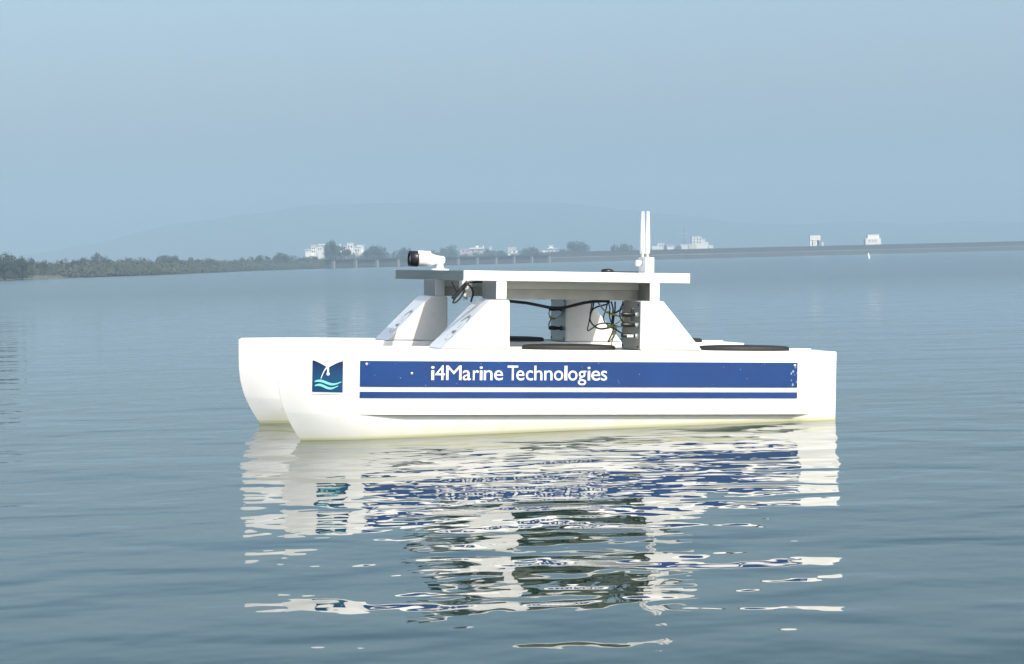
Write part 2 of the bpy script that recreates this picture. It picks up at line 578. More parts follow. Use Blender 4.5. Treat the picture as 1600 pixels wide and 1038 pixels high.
house('tall narrow white house at the left edge of the hilltop cluster behind the shore trees', 'house',
      [('wall', 486.0, 493.5, 384.0, None, 7, 0, 'wall_white', True), ('annex', 477.0, 485.9, 391, None, 6, -1.0, 'wall_white', True)], 940,
      [(487.5, 489, 387, 389.5), (490.5, 492, 387, 389.5), (487.5, 489, 392, 394.5), (490.5, 492, 392, 394.5)])
house('small pale house with flat overhanging roof just left of the tallest shore tree', 'house',
      [('wall', 495, 504, 385.0, None, 7, 0, 'wall_white', False), ('roof', 497, 507, 381.6, 383.2, 8, -0.5, 'wall_white', False)], 955,
      [(497, 498.5, 388, 391), (500.5, 502, 388, 391)])
house('white terraced house just right of the tallest shore tree', 'house',
      [('wall', 531, 541, 385.6, None, 7, 0, 'wall_white', True), ('stair_tower', 529.5, 532.5, 381.5, 385.2, 3, 1, 'wall_white', False)], 950,
      [(533, 535.5, 388, 390.5), (537, 539, 388, 390.5)])
house('tallest white block in the cluster right of the tallest shore tree', 'house',
      [('wall', 542.5, 551.5, 380.8, None, 7, 0, 'wall_white', True)], 955,
      [(544, 546, 384, 387), (548, 550, 384, 387), (544, 546, 390, 393)])
house('stepped white house at the right edge of the cluster beside a round tree', 'house',
      [('wall', 553, 563, 386.5, None, 7, 0, 'wall_white', True), ('upper_storey', 558.5, 567.5, 384.0, None, 6, 3, 'wall_white', True)], 945,
      [(555, 557, 390, 393), (559, 561, 390, 393)])
house('long pinkish hall with a white roof behind the weir', 'hall',
      [('wall', 719, 756, 389.5, None, 9, 0, 'wall_pink', False), ('white_roof', 733, 756, 387.2, 389.3, 10, -0.6, 'wall_white', False),
       ('roof_tank', 743, 748, 384.2, 387.1, 2, 2, 'wall_white', False), ('chimney', 754, 756, 384.0, 387.1, 1.2, 2, 'wall_white', False)], 1180,
      [(723, 725, 391.5, 394), (729, 731, 391.5, 394), (738, 740, 391.5, 394), (747, 749, 391.5, 394)], name='hall')
house('tiny white hut between the pinkish hall and the two storey white house', 'hut',
      [('wall', 764.5, 768.5, 386.5, None, 3, 0, 'wall_white', True)], 1180, [(766, 767, 389.5, 391.5)], name='hut')
house('two storey white house with dark gap behind the weir', 'house',
      [('ground_floor', 794, 808.5, 391.8, None, 7, 0, 'wall_white', False), ('upper_storey', 793.5, 806.5, 387.2, 390.4, 7, 0, 'wall_white', True),
       ('recess', 795, 806, 390.35, 391.85, 6, 0.8, 'wall_cream', False)], 1150,
      [(802, 805, 392.4, 395), (796, 798, 393, 395)])
house('low pale house with stacked flat terraces at the weir end', 'house',
      [('wall', 852, 868, 391.5, None, 7, 0, 'wall_cream', False), ('terrace', 855, 872, 387.8, 388.8, 8, -0.3, 'wall_white', False), ('roof_room', 858, 864, 384.5, 387.7, 4, 1, 'wall_white', True),
       ('porch', 847.5, 851.5, 391.2, None, 4, -1, 'wall_white', False)], 1180,
      [(857, 859, 392.5, 394), (862, 864, 392.5, 394)])
house('low white houses row right of the antennas above the dam', 'house',
      [('wall', 1019, 1028.5, 384.8, None, 7, 0, 'wall_white', False), ('upper_storey', 1027.5, 1038.5, 380.5, None, 6, 2, 'wall_white', True)], 1290,
      [(1030, 1032, 383, 385.5), (1034, 1036, 383, 385.5)])
house('flat white shed standing between the low houses and the lattice mast', 'shed',
      [('wall', 1042.5, 1053, 383.4, None, 6, 0, 'wall_white', True), ('canopy', 1063, 1074.8, 382.4, None, 6, 1, 'wall_white', True)], 1290,
      [(1045, 1047, 384.6, 386), (1049, 1051, 384.6, 386)], name='shed')
house('largest white block above the dam, right of the lattice mast', 'building',
      [('wall', 1081.5, 1096, 370.2, None, 10, 0, 'wall_white', True), ('side_wing', 1096.1, 1102, 373.8, None, 9, 1, 'wall_white', True), ('low_wing', 1102.1, 1107, 378.5, None, 8, 1, 'wall_white', False),
       ('garage', 1108, 1114, 383.0, None, 6, 0, 'wall_white', False), ('front_block', 1076, 1088, 381.5, None, 5, -6, 'wall_cream', False)], 1300,
      [(1084, 1086, 373, 375.5), (1089, 1091, 373, 375.5), (1093, 1095, 373, 375.5), (1084, 1086, 377.5, 380), (1089, 1091, 377.5, 380), (1093, 1095, 377.5, 380)], name='apartment_block')

def gate_tower():
    Y = 806
    x0, x1, zt = wbox(1265.5, 1281.8, 368.2, Y)
    e = empty('gate_tower', ((x0 + x1) / 2, Y, 2.2), 'white open frame gate tower with dark gaps standing on the dam crest', 'gate tower')
    w = (x1 - x0) / 2; zt -= 2.2
    zb = at(1272, 376, Y).z - 2.2
    bm = bmesh.new(); add_box(bm, -w, w, 0, 3, zb, zt, 0.05); build('top_chamber', bm, M['wall_white'], e)
    bm = bmesh.new(); add_box(bm, -w + 0.3, w - 0.3, 1.4, 1.6, -0.5, zb - 0.003); build('back_wall', bm, M['parapet'], e)
    for x in (-w + 0.35, -0.4, w - 1.5):
        bm = bmesh.new(); add_box(bm, x - 0.35, x + 0.35, 0.1, 1.39, -0.5, zb - 0.004); build('pillar', bm, M['wall_white'], e)
    bm = bmesh.new(); add_box(bm, w + 0.5, w + 1.05, 0.2, 1.2, -0.5, zb - 0.6); build('pillar', bm, M['wall_white'], e)
gate_tower()
def crest_house():
    Y = 817
    x0, x1, zt = wbox(1352.2, 1376.5, 372.5, Y)
    e = empty('crest_house', ((x0 + x1) / 2, Y, 2.2), 'squat white control house with narrower upper storey at the right on the dam crest', 'control house')
    cx = (x0 + x1) / 2
    bm = bmesh.new(); add_box(bm, x0 - cx, x1 - cx, 0, 4, -0.5, zt - 2.2, 0.04); build('wall', bm, M['wall_white'], e)
    a0, a1, z2 = wbox(1356, 1374.2, 366.8, Y)
    bm = bmesh.new(); add_box(bm, a0 - cx, a1 - cx, 0.5, 3.5, zt - 2.197, z2 - 2.2, 0.04); build('upper_storey', bm, M['wall_white'], e)
    for p in (1358, 1363, 1367.5):
        b0, b1, zz = wbox(p, p + 2.2, 374.5, Y)
        bm = bmesh.new(); add_box(bm, b0 - cx, b1 - cx, -0.05, 0.03, at(p, 378, Y).z - 2.2, zz - 2.2); build('window', bm, M['wall_pink'], e)
crest_house()

def lattice_mast():
    Y = 1330
    top = at(1068.5, 355, Y)
    e = empty('lattice_mast', (top.x, Y, 0.5), 'thin grey lattice mast rising behind the dam left of the largest white block', 'mast')
    H = top.z - 0.5
    bm = bmesh.new()
    leg = bmesh.new()
    for sx in (-1, 1):
        for sy in (-1, 1):
            bm = bmesh.new()
            add_tube(bm, [(sx * 0.9, sy * 0.9, -0.5), (sx * 0.16, sy * 0.16, H)], 0.11, 6)
            build('mast_leg', bm, M['mast'], e)
    bm = bmesh.new()
    k = 0
    z = 0.6
    while z < H - 0.8:
        r0 = 0.9 - 0.74 * z / H; z2 = z + 1.2; r1 = 0.9 - 0.74 * min(z2, H) / H
        for a, b in (((-r0, -r0), (r1, -r1)), ((r0, -r0), (-r1, -r1)), ((-r0, r0), (r1, r1)), ((r0, -r0), (r1, r1))):
            add_tube(bm, [(a[0], a[1], z), (b[0], b[1], z2)], 0.06, 5)
        z = z2
    tag(build('bracing', bm, M['mast'], e), kind='stuff')
    for py, wd in ((365, 1.6), (371, 1.1)):
        zz = at(1068, py, Y).z - 0.5
        bm = bmesh.new(); add_box(bm, -wd, wd, -0.4, 0.4, zz - 0.12, zz + 0.12); build('crossarm', bm, M['wall_white'], e)
lattice_mast()

# ------------------------------------------------------------------ trees
def crown_mesh(seed, blobs, leafn, leaf, spread=(1.0, 1.0, 0.55), mat_='leaf_dark', low=0.12):
    """crown of unit height (z 0..1) and about unit half width, from many small leaf clumps"""
    rnd = random.Random(seed)
    verts, faces = [], []
    cs = []
    for i in range(blobs):
        a = rnd.uniform(0, 2 * math.pi); r = math.sqrt(rnd.random()) * 0.72
        zz = low + 0.15 + (0.85 - low - 0.1) * (rnd.random() ** 0.8) * (1 - 0.45 * r * r)
        cs.append((Vector((r * math.cos(a) * spread[0], r * math.sin(a) * spread[1], zz)), rnd.uniform(0.20, 0.36) * (1 - 0.25 * r)))
    for c, rad in cs:
        for k in range(leafn):
            d = Vector((rnd.gauss(0, 1), rnd.gauss(0, 1), rnd.gauss(0, 1))).normalized()
            rr = rad * (0.55 + 0.5 * rnd.random())
            p = c + Vector((d.x * rr, d.y * rr, d.z * rr * spread[2] * 1.25))
            if p.z < 0.03: p.z = 0.03 + 0.05 * rnd.random()
            u = Vector((rnd.gauss(0, 1), rnd.gauss(0, 1), rnd.gauss(0, 1))).normalized()
            nn = (d + Vector((rnd.gauss(0, 0.45), rnd.gauss(0, 0.45), rnd.gauss(0.25, 0.45)))).normalized()
            w = nn.cross(u).normalized(); u = w.cross(nn)
            s = leaf * rnd.uniform(0.6, 1.5)
            i0 = len(verts)
            verts += [p - u * s, p + w * s * 0.6, p + u * s, p - w * s * 0.6]
            faces.append((i0, i0 + 1, i0 + 2, i0 + 3))
    me = bpy.data.meshes.new('crown')
    me.from_pydata(verts, [], faces)
    me.materials.append(M[mat_])
    return me

def trunk_mesh(seed, h=0.6):
    rnd = random.Random(seed)
    bm = bmesh.new()
    def limb(a, b, r0, r1, n=6):
        a, b = Vector(a), Vector(b)
        d = (b - a).normalized(); s = d.cross(Vector((0.3, 1, 0.1))).normalized(); u = s.cross(d)
        ra = [bm.verts.new(a + r0 * (math.cos(2 * math.pi * k / n) * s + math.sin(2 * math.pi * k / n) * u)) for k in range(n)]
        rb = [bm.verts.new(b + r1 * (math.cos(2 * math.pi * k / n) * s + math.sin(2 * math.pi * k / n) * u)) for k in range(n)]
        for k in range(n):
            bm.faces.new((ra[k], ra[(k + 1) % n], rb[(k + 1) % n], rb[k]))
    limb((0, 0, -0.06), (0.02, 0.01, 0.3), 0.05, 0.035)
    for k in range(4):
        an = k * 1.6 + rnd.random()
        limb((0.02, 0.01, 0.24 + 0.03 * k), (0.4 * math.cos(an), 0.4 * math.sin(an), 0.5 + 0.1 * rnd.random()), 0.03, 0.01)
    limb((0.02, 0.01, 0.3), (0.05, -0.03, 0.75), 0.035, 0.012)
    me = bpy.data.meshes.new('trunk')
    bm.to_mesh(me); bm.free()
    me.materials.append(M['bark'])
    return me

CROWN = {
    'round': crown_mesh(1, 22, 90, 0.045, (1, 1, 0.8)),
    'wide': crown_mesh(2, 26, 85, 0.040, (1, 1, 0.6)),
    'loose': crown_mesh(3, 15, 70, 0.045, (1, 1, 0.7), 'leaf_mid'),
    'bushy': crown_mesh(5, 24, 80, 0.042, (1, 1, 0.6), 'leaf_mid', 0.0),
    'mass': crown_mesh(9, 34, 110, 0.038, (1, 1, 0.7), 'leaf_dark', -0.15),
    'dry': crown_mesh(6, 18, 80, 0.040, (1, 1, 0.6), 'leaf_dry', 0.0),
}
TRUNK = [trunk_mesh(11), trunk_mesh(12)]
_tk = [0]
def tree(name, label, kind, px, py_top, wpx, Y, base=0.9, group=None, cat='tree'):
    top = at(px, py_top, Y)
    h = max(top.z - base, 0.8)
    hw = wpx * 0.5 * Y / F_PX / 0.92
    _tk[0] += 1
    e = empty(name, (top.x, Y, base), label, cat, group, rotz=_tk[0] * 2.399)
    c = link_mesh('crown', CROWN[kind], None, e); c.scale = (hw, hw, h)
    t = link_mesh('trunk', TRUNK[_tk[0] % 2], None, e); t.scale = (h * 0.9, h * 0.9, h)
    return e

SHORE_PX = [(x / y * F_PX + 800, y) for x, y in shore_line[3:]]
def shore_y(px):
    for (p0, y0), (p1, y1) in zip(SHORE_PX, SHORE_PX[1:]):
        if p0 <= px <= p1:
            return y0 + (y1 - y0) * (px - p0) / (p1 - p0)
    return SHORE_PX[0][1] if px < SHORE_PX[0][0] else SHORE_PX[-1][1]
# single trees one can point at
tree('shore_tree', 'dark dense tree at the left edge of the picture on the near shore', 'mass', 6, 391, 56, 318, 0.1)
tree('shore_tree', 'dark rounded tree second from the left edge beside the grassy bank', 'mass', 34, 398, 40, 326, 0.1)
tree('shore_tree', 'tallest dark tree standing between the two white house groups', 'round', 516, 376, 26, 715, 0.8)
tree('shore_tree', 'broad tree filling the gap under the white houses beside the tallest tree', 'wide', 530, 383, 40, 722, 0.8)
tree('shore_tree', 'round grey green tree right of the white house cluster', 'wide', 587, 384, 44, 740, 0.8)
tree('shore_tree', 'small dark tree just left of the bullet camera above the weir', 'round', 633, 387, 22, 760, 0.8)
tree('weir_tree', 'loose pale tree behind the weir left of the pinkish hall', 'loose', 703, 384, 34, 860, 0.6)
tree('weir_tree', 'dark low tree right of the two storey white house behind the weir', 'wide', 828, 386, 26, 860, 0.6)
tree('weir_tree', 'domed dark tree behind the dam left end', 'round', 903, 377, 40, 880, 0.6)
tree('weir_tree', 'low bushy tree left of the antennas behind the dam', 'wide', 977, 381, 34, 900, 0.6)
tree('weir_tree', 'small round tree in the middle between dome tree and antennas', 'round', 960, 382, 14, 900, 0.6)
tree('weir_tree', 'small dark bush between the low white houses above the dam', 'round', 1039.5, 382, 7, 1260, 0.6)
tree('weir_tree', 'small dark bush below the lattice mast above the dam', 'wide', 1060, 383.5, 14, 1260, 0.6)
tree('shore_tree', 'dark bushy tree standing proud in the middle of the left treeline', 'round', 262, 399, 40, 520, 0.9)
tree('shore_tree', 'dark dome of a tree near the right end of the left treeline', 'wide', 441, 395, 34, 640, 0.6)
tree('shore_tree', 'small upright tree left of the dark dome near the treeline end', 'round', 404, 399, 14, 610, 0.6)
tree('shore_tree', 'pale tree rising above the left treeline behind the grassy bank', 'loose', 152, 396, 34, 480, 0.9)
# the belt of lower trees along the left shore, and behind the weir
rnd = random.Random(21)
for i in range(46):
    px = 48 + i * 10.4 + rnd.uniform(-3, 3)
    Y = shore_y(px) + rnd.uniform(8, 60)
    py = 405 - 0.006 * (px - 250) + rnd.uniform(-4, 4.5) + (2 if px < 110 else 0)
    tree('belt_tree', 'lower grey green tree in the continuous belt along the left shore', rnd.choice(['round', 'wide', 'bushy', 'bushy', 'loose']), px, py, rnd.uniform(20, 36), Y, 0.4,
         group='belt trees along the left shore')
for i in range(30):
    px = 545 + i * 11.5 + rnd.uniform(-4, 4)
    py = 396 - 0.019 * (px - 545) + rnd.uniform(-3.0, 2.0)
    if 713 < px < 760 or 788 < px < 812 or 846 < px < 874: py += 5
    tree('belt_tree', 'low hazy tree in the row behind the weir', rnd.choice(['wide', 'bushy', 'loose']), px, py, rnd.uniform(16, 28), 800 + (px - 545) * 0.25 + rnd.uniform(-20, 60), 0.6,
         group='low trees behind the weir')

def undergrowth():
    rnd = random.Random(8)
    verts, faces, mi = [], [], []
    def clump(x, y, z, w, h, m):
        for k in range(150):
            a = rnd.uniform(0, 2 * math.pi); r = math.sqrt(rnd.random())
            p = Vector((x + w * r * math.cos(a), y + w * r * math.sin(a), z + h * rnd.random() * (1 - 0.6 * r * r)))
            u = Vector((rnd.gauss(0, 1), rnd.gauss(0, 1), rnd.gauss(0, 1.2))).normalized()
            nn = Vector((r * math.cos(a) + rnd.gauss(0, 0.35), r * math.sin(a) - 0.3 + rnd.gauss(0, 0.35), 0.7 + rnd.gauss(0, 0.35))).normalized()
            q = nn.cross(u).normalized(); u = q.cross(nn)
            s = 0.15 * rnd.uniform(0.6, 1.4) * (0.6 + w / 4)
            i0 = len(verts)
            verts.extend([p - u * s, p + q * s * 0.6, p + u * s, p - q * s * 0.6])
            faces.append((i0, i0 + 1, i0 + 2, i0 + 3)); mi.append(m)
    for i in range(900):
        px = rnd.uniform(-70, 525)
        thin = 1 - smoothstep(90, 150, px)
        Y = shore_y(px) + (rnd.choice([rnd.uniform(1.5, 5), rnd.uniform(2.5, 45)]) if rnd.random() > thin else rnd.uniform(22, 50))
        x = px_dir(px, 410)[0] * Y
        clump(x, Y, 0.15, rnd.uniform(1.2, 3.0), rnd.uniform(1.2, 2.6), rnd.choice([0, 0, 1, 1, 2]))
    me = bpy.data.meshes.new('undergrowth')
    me.from_pydata(verts, [], faces)
    for k in ('leaf_dark', 'leaf_mid', 'leaf_dry'): me.materials.append(M[k])
    me.polygons.foreach_set('material_index', mi)
    o = link_mesh('undergrowth', me, None)
    tag(o, kind='stuff')
undergrowth()

def marker():
    p = at(1357.6, 404.5, 292)
    e = empty('marker_buoy', (p.x, p.y, 0.0), 'tiny white spar marker leaning in the open water before the dam', 'buoy')
    bm = bmesh.new()
    add_lathe(bm, [(-0.5, 0.05), (-0.05, 0.10), (0.2, 0.12), (0.45, 0.10), (0.68, 0.05), (0.8, 0.015)], (0.02, 0, 0), (-0.12, 0, 1), 12)
    build('spar', bm, M['white_plastic'], e)
    bm = bmesh.new()
    add_lathe(bm, [(0.0, 0.02), (0.22, 0.025)], (-0.10, 0.02, 0.62), (-0.15, 0, 1), 8)
    build('topmark', bm, M['black'], e)
marker()

# ------------------------------------------------------------------ the catamaran
BOAT_M = None
def boat_matrix():
    yaw, bp, br = 0.2507, 0.0389, 0.0048
    a = Vector((-math.cos(yaw), -math.sin(yaw), 0)); port = Vector((math.sin(yaw), -math.cos(yaw), 0)); up = Vector((0, 0, 1))
    a2 = a * math.cos(bp) + up * math.sin(bp)
    up2 = -a * math.sin(bp) + up * math.cos(bp)
    p2 = port * math.cos(br) - up2 * math.sin(br)
    u3 = up2 * math.cos(br) + port * math.sin(br)
    Mx = Matrix((a2, p2, u3)).transposed().to_4x4()
    return Matrix.Translation((0.0694, 13.4151, 0.427)) @ Mx

boat = bpy.data.objects.new('catamaran_drone', None)
boat.empty_display_size = 0.3
COL.objects.link(boat)
boat.matrix_world = boat_matrix()
tag(boat, 'white twin hulled unmanned boat with blue name banner floating on calm water', 'boat')

CY, HB = 0.726, 0.168                       # hull centre offset and half beam
STEM = [(0.0, 1.503), (-0.10, 1.502), (-0.17, 1.499), (-0.23, 1.492), (-0.29, 1.477), (-0.335, 1.461), (-0.375, 1.442), (-0.43, 1.412), (-0.487, 1.372), (-0.56, 1.31), (-0.60, 1.25)]
def stem_x(z):
    for (z0, x0), (z1, x1) in zip(STEM, STEM[1:]):
        if z1 <= z <= z0:
            return x0 + (x1 - x0) * (z - z0) / (z1 - z0)
    return STEM[0][1] if z > 0 else STEM[-1][1]
def shape(x, z):
    xs = stem_x(z)
    s = max(0.0, min(1.0, (x - 0.7) / (xs - 0.7)))
    return max(1 - s ** 3.2, 0.022)
def level_beam(x, z):
    k = 1 - smoothstep(0.84, 1.16, x)       # the chine step fades out towards the bow
    if z >= -0.3361:
        b = HB
    else:
        t = min(1.0, (-0.336 - z) / 0.26)
        full = HB * (1 - 0.55 * t ** 1.4)
        b = full - 0.024 * k * (1 - t * 0.3)
        st = smoothstep(-1.35, -1.25, x)           # the stern block runs straight down
        b = HB * (1 - st) + b * st
    return b
def hull_y(x, z):
    return level_beam(x, z) * shape(x, z)

def hull(sign):
    levels = [0.0, -0.012, -0.10, -0.17, -0.23, -0.29, -0.32, -0.336, -0.3362, -0.36, -0.40, -0.45, -0.50, -0.55, -0.58, -0.60]
    ts = [i / 60 for i in range(61)]
    bm = bmesh.new()
    sides = {}
    for sd in (1, -1):
        g = []
        for li, z in enumerate(levels):
            row = []
            for t in ts:
                xs = stem_x(z)
                x = -1.5 + (xs + 1.5) * (t if t < 0.5 else t)
                y = hull_y(x, z)
                if li == 0: y -= 0.006 if y > 0.02 else 0
                row.append(bm.verts.new((x, sign * CY + sd * y, z)))
            g.append(row)
        sides[sd] = g
        for a, b in zip(g, g[1:]):
            for i in range(len(ts) - 1):
                f = bm.faces.new((a[i], a[i + 1], b[i + 1], b[i])); f.smooth = True
    P, S = sides[1], sides[-1]
    for i in range(len(ts) - 1):
        bm.faces.new((P[0][i], P[0][i + 1], S[0][i + 1], S[0][i]))
        bm.faces.new((P[-1][i], P[-1][i + 1], S[-1][i + 1], S[-1][i]))
    for a in range(len(levels) - 1):
        bm.faces.new((P[a][0], P[a + 1][0], S[a + 1][0], S[a][0]))
        bm.faces.new((P[a][-1], P[a + 1][-1], S[a + 1][-1], S[a][-1]))
    bmesh.ops.recalc_face_normals(bm, faces=bm.faces[:])
    for e in bm.edges:
        if len(e.link_faces) == 2 and e.calc_face_angle(0) > R(35):
            e.smooth = False
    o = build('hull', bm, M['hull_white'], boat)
    return o
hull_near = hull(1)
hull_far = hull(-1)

# --- raised deck rim line (thin moulding near the bow edge)
for hl, sg in ((hull_near, 1), (hull_far, -1)):
    bm = bmesh.new()
    pts = []
    for i in range(40):
        x = 1.49 - i * (2.97 / 39)
        pts.append((x, sg * CY - (hull_y(x, 0) - 0.014 if hull_y(x, 0) > 0.02 else 0), 0.003))
    add_tube(bm, pts, 0.004, 6, 1)
    build('deck_moulding', bm, M['white'], hl)

# --- decals that follow the near hull side
def decal_strip(name, x0, x1, z0, z1, off, thick, m, parent, nx=40, nz=2):
    bm = bmesh.new()
    fr, bk = [], []
    for j in range(nz + 1):
        z = z0 + (z1 - z0) * j / nz
        fr.append([bm.verts.new((x0 + (x1 - x0) * i / nx, CY + hull_y(x0 + (x1 - x0) * i / nx, z) + off + thick, z)) for i in range(nx + 1)])
        bk.append([bm.verts.new((x0 + (x1 - x0) * i / nx, CY + hull_y(x0 + (x1 - x0) * i / nx, z) + off, z)) for i in range(nx + 1)])
    for j in range(nz):
        for i in range(nx):
            bm.faces.new((fr[j][i], fr[j][i + 1], fr[j + 1][i + 1], fr[j + 1][i]))
            bm.faces.new((bk[j][i], bk[j + 1][i], bk[j + 1][i + 1], bk[j][i + 1]))
    for i in range(nx):
        bm.faces.new((fr[0][i], bk[0][i], bk[0][i + 1], fr[0][i + 1]))
        bm.faces.new((fr[-1][i], fr[-1][i + 1], bk[-1][i + 1], bk[-1][i]))
    for j in range(nz):
        bm.faces.new((fr[j][0], fr[j + 1][0], bk[j + 1][0], bk[j][0]))
        bm.faces.new((fr[j][-1], bk[j][-1], bk[j + 1][-1], fr[j + 1][-1]))
    bmesh.ops.recalc_face_normals(bm, faces=bm.faces[:])
    return build(name, bm, m, parent)

bx0, bx1 = -1.2775, 1.101
decal_strip('banner', bx0, bx1, -0.192, -0.0595, 0.001, 0.003, M['blue'], hull_near)
decal_strip('banner_stripe', bx0, bx1, -0.2495, -0.218, 0.001, 0.003, M['blue'], hull_near)

def decal_poly(name, polys, off, thick, m, parent, cut=12):
    """flat printed shapes given as x,z polygons, laid on the curved hull side"""
    bm = bmesh.new()
    for poly in polys:
        t = bmesh.new()
        f = t.faces.new([t.verts.new((x, 0, z)) for x, z in poly])
        bmesh.ops.triangulate(t, faces=t.faces[:])
        bmesh.ops.subdivide_edges(t, edges=t.edges[:], cuts=2, use_grid_fill=True)
        r = bmesh.ops.extrude_face_region(t, geom=t.faces[:])
        vs = [v for v in r['geom'] if isinstance(v, bmesh.types.BMVert)]
        for v in vs: v.co.y = 1.0
        for v in t.verts:
            x, z = v.co.x, v.co.z
            v.co.y = CY + hull_y(x, z) + off + thick * v.co.y
        bmesh.ops.recalc_face_normals(t, faces=t.faces[:])
        merge(bm, t)
    return build(name, bm, m, parent)

# emblem: blue M-shaped badge with a bent line, a bead and two waves
ex0, ex1 = 1.336, 1.187        # left (bow) and right edges as seen
def EX(u): return ex0 + (ex1 - ex0) * u
def EZ(v): return -0.222 + 0.162 * v
def emblem_mat():
    m, nt, b = mat('badge_blue_to_teal_print')
    tc = nt.nodes.new('ShaderNodeTexCoord')
    sp = nt.nodes.new('ShaderNodeSeparateXYZ')
    nt.links.new(tc.outputs['Object'], sp.inputs[0])
    mr = nt.nodes.new('ShaderNodeMapRange')
    mr.inputs['From Min'].default_value = -0.222; mr.inputs['From Max'].default_value = -0.06
    nt.links.new(sp.outputs['Z'], mr.inputs['Value'])
    rp = nt.nodes.new('ShaderNodeValToRGB')
    rp.color_ramp.elements[0].position = 0.05; rp.color_ramp.elements[0].color = (0.007, 0.060, 0.17, 1)
    e = rp.color_ramp.elements.new(0.45); e.color = (0.006, 0.075, 0.18, 1)
    rp.color_ramp.elements[-1].position = 0.95; rp.color_ramp.elements[-1].color = (0.010, 0.025, 0.10, 1)
    nt.links.new(mr.outputs['Result'], rp.inputs['Fac'])
    nt.links.new(rp.outputs['Color'], b.inputs['Base Color'])
    b.inputs['Roughness'].default_value = 0.25
    return m
arcL = [(0.0, 1.0)] + [(0.5 * k / 8, 1.0 - 0.235 * (k / 8) ** 1.35) for k in range(1, 9)]
arcR = [(1 - 0.5 * k / 8, 0.985 - 0.22 * (k / 8) ** 1.35) for k in range(7, -1, -1)]
badge = decal_poly('emblem', [[(EX(u), EZ(v)) for u, v in [(0, 0.0)] + arcL + arcR + [(1, -0.01)]]], 0.001, 0.003, emblem_mat(), hull_near)
decal_strip('emblem_backing', EX(-0.03), EX(1.0), EZ(-0.07), EZ(-0.012), 0.0005, 0.002, M['print_white'], badge, 8, 1)
def band(curve, w):
    up = [(u, v + w / 2 * t) for u, v, t in curve]; dn = [(u, v - w / 2 * t) for u, v, t in reversed(curve)]
    return [(EX(u), EZ(v)) for u, v in up + dn]
line = band([(0.27 + 0.22 * t, 0.42 + 0.36 * math.sin(t * math.pi / 2), 1) for t in [k / 8 for k in range(9)]], 0.065)
line2 = [(EX(u), EZ(v)) for u, v in ((0.47, 0.78), (0.535, 0.78), (0.535, 0.60), (0.475, 0.60))]
bead = [(EX(0.505 + 0.055 * math.cos(a)), EZ(0.575 + 0.055 * math.sin(a))) for a in [k * math.pi / 8 for k in range(16)]]
decal_poly('emblem_line', [line], 0.0045, 0.001, M['print_white'], badge)
decal_poly('emblem_bead', [bead], 0.0046, 0.001, M['print_white'], badge)
decal_poly('emblem_line', [line2], 0.0044, 0.001, M['print_white'], badge)
for dv, a, b in ((0.30, 0.07, 0.95), (0.17, 0.08, 0.84)):
    cv = [(a + (b - a) * t, dv + 0.055 * math.sin(t * 2 * math.pi + 0.5), 0.35 + 0.8 * math.sin(math.pi * min(1, t + 0.08))) for t in [k / 14 for k in range(15)]]
    decal_poly('emblem_wave', [band(cv, 0.075)], 0.0045, 0.001, M['mint'], badge)

# lettering: each character of the banner is a thin cut vinyl letter; spans are fractions of the whole line
LETTERS = [('i', 673.4, 678.6), ('4', 679.7, 694.9), ('M', 696.6, 720.3), ('a', 722.2, 734.8), ('r', 737.9, 747.2), ('i', 748.3, 753.1), ('n', 754.8, 768.4),
           ('e', 770.9, 784.7), ('T', 791.6, 808.2), ('e', 805.5, 818.1), ('c', 820.5, 831.7), ('h', 833.6, 846.4), ('n', 849.3, 862.2), ('o', 864.5, 879.1),
           ('l', 880.9, 885.6), ('o', 887.0, 901.6), ('g', 902.5, 915.6), ('i', 917.5, 922.2), ('e', 923.6, 937.7), ('s', 938.9, 948.7)]
def glyph(ch):
    cu = bpy.data.curves.new('glyph', 'FONT')
    cu.body = ch
    cu.size = 1.0
    cu.offset = 0.0 if ch in 'M4' else 0.004
    cu.resolution_u = 5
    tmp = bpy.data.objects.new('glyph', cu)
    COL.objects.link(tmp)
    dg = bpy.context.evaluated_depsgraph_get()
    me = bpy.data.meshes.new_from_object(tmp.evaluated_get(dg))
    bpy.data.objects.remove(tmp)
    bpy.data.curves.remove(cu)
    return me
def lettering():
    cap = max(v.co.y for v in glyph('M').vertices)
    for k, (ch, p0, p1) in enumerate(LETTERS):
        me = glyph(ch)
        bm = bmesh.new(); bm.from_mesh(me)
        bpy.data.meshes.remove(me)
        xs = [v.co.x for v in bm.verts]
        a, c = min(xs), max(xs)
        up = 0.0 if ch != 'T' else 0.0004        # the T overhangs its e; keep the two films apart
        ext = bmesh.ops.extrude_face_region(bm, geom=bm.faces[:])
        top = {v for v in ext['geom'] if isinstance(v, bmesh.types.BMVert)}
        for v in bm.verts:
            px = p0 + (p1 - p0) * (v.co.x - a) / (c - a)
            X = 0.733 + (-0.213 - 0.733) * (px - 673.4) / (948.7 - 673.4)
            Z = -0.1565 + v.co.y * (0.0755 / cap)
            v.co = (X, CY + hull_y(X, Z) + (0.0052 if v in top else 0.0043) + up, Z)
        bmesh.ops.recalc_face_normals(bm, faces=bm.faces[:])
        for f in bm.faces: f.smooth = False
        build('letter', bm, M['print_white'], hull_near)
lettering()

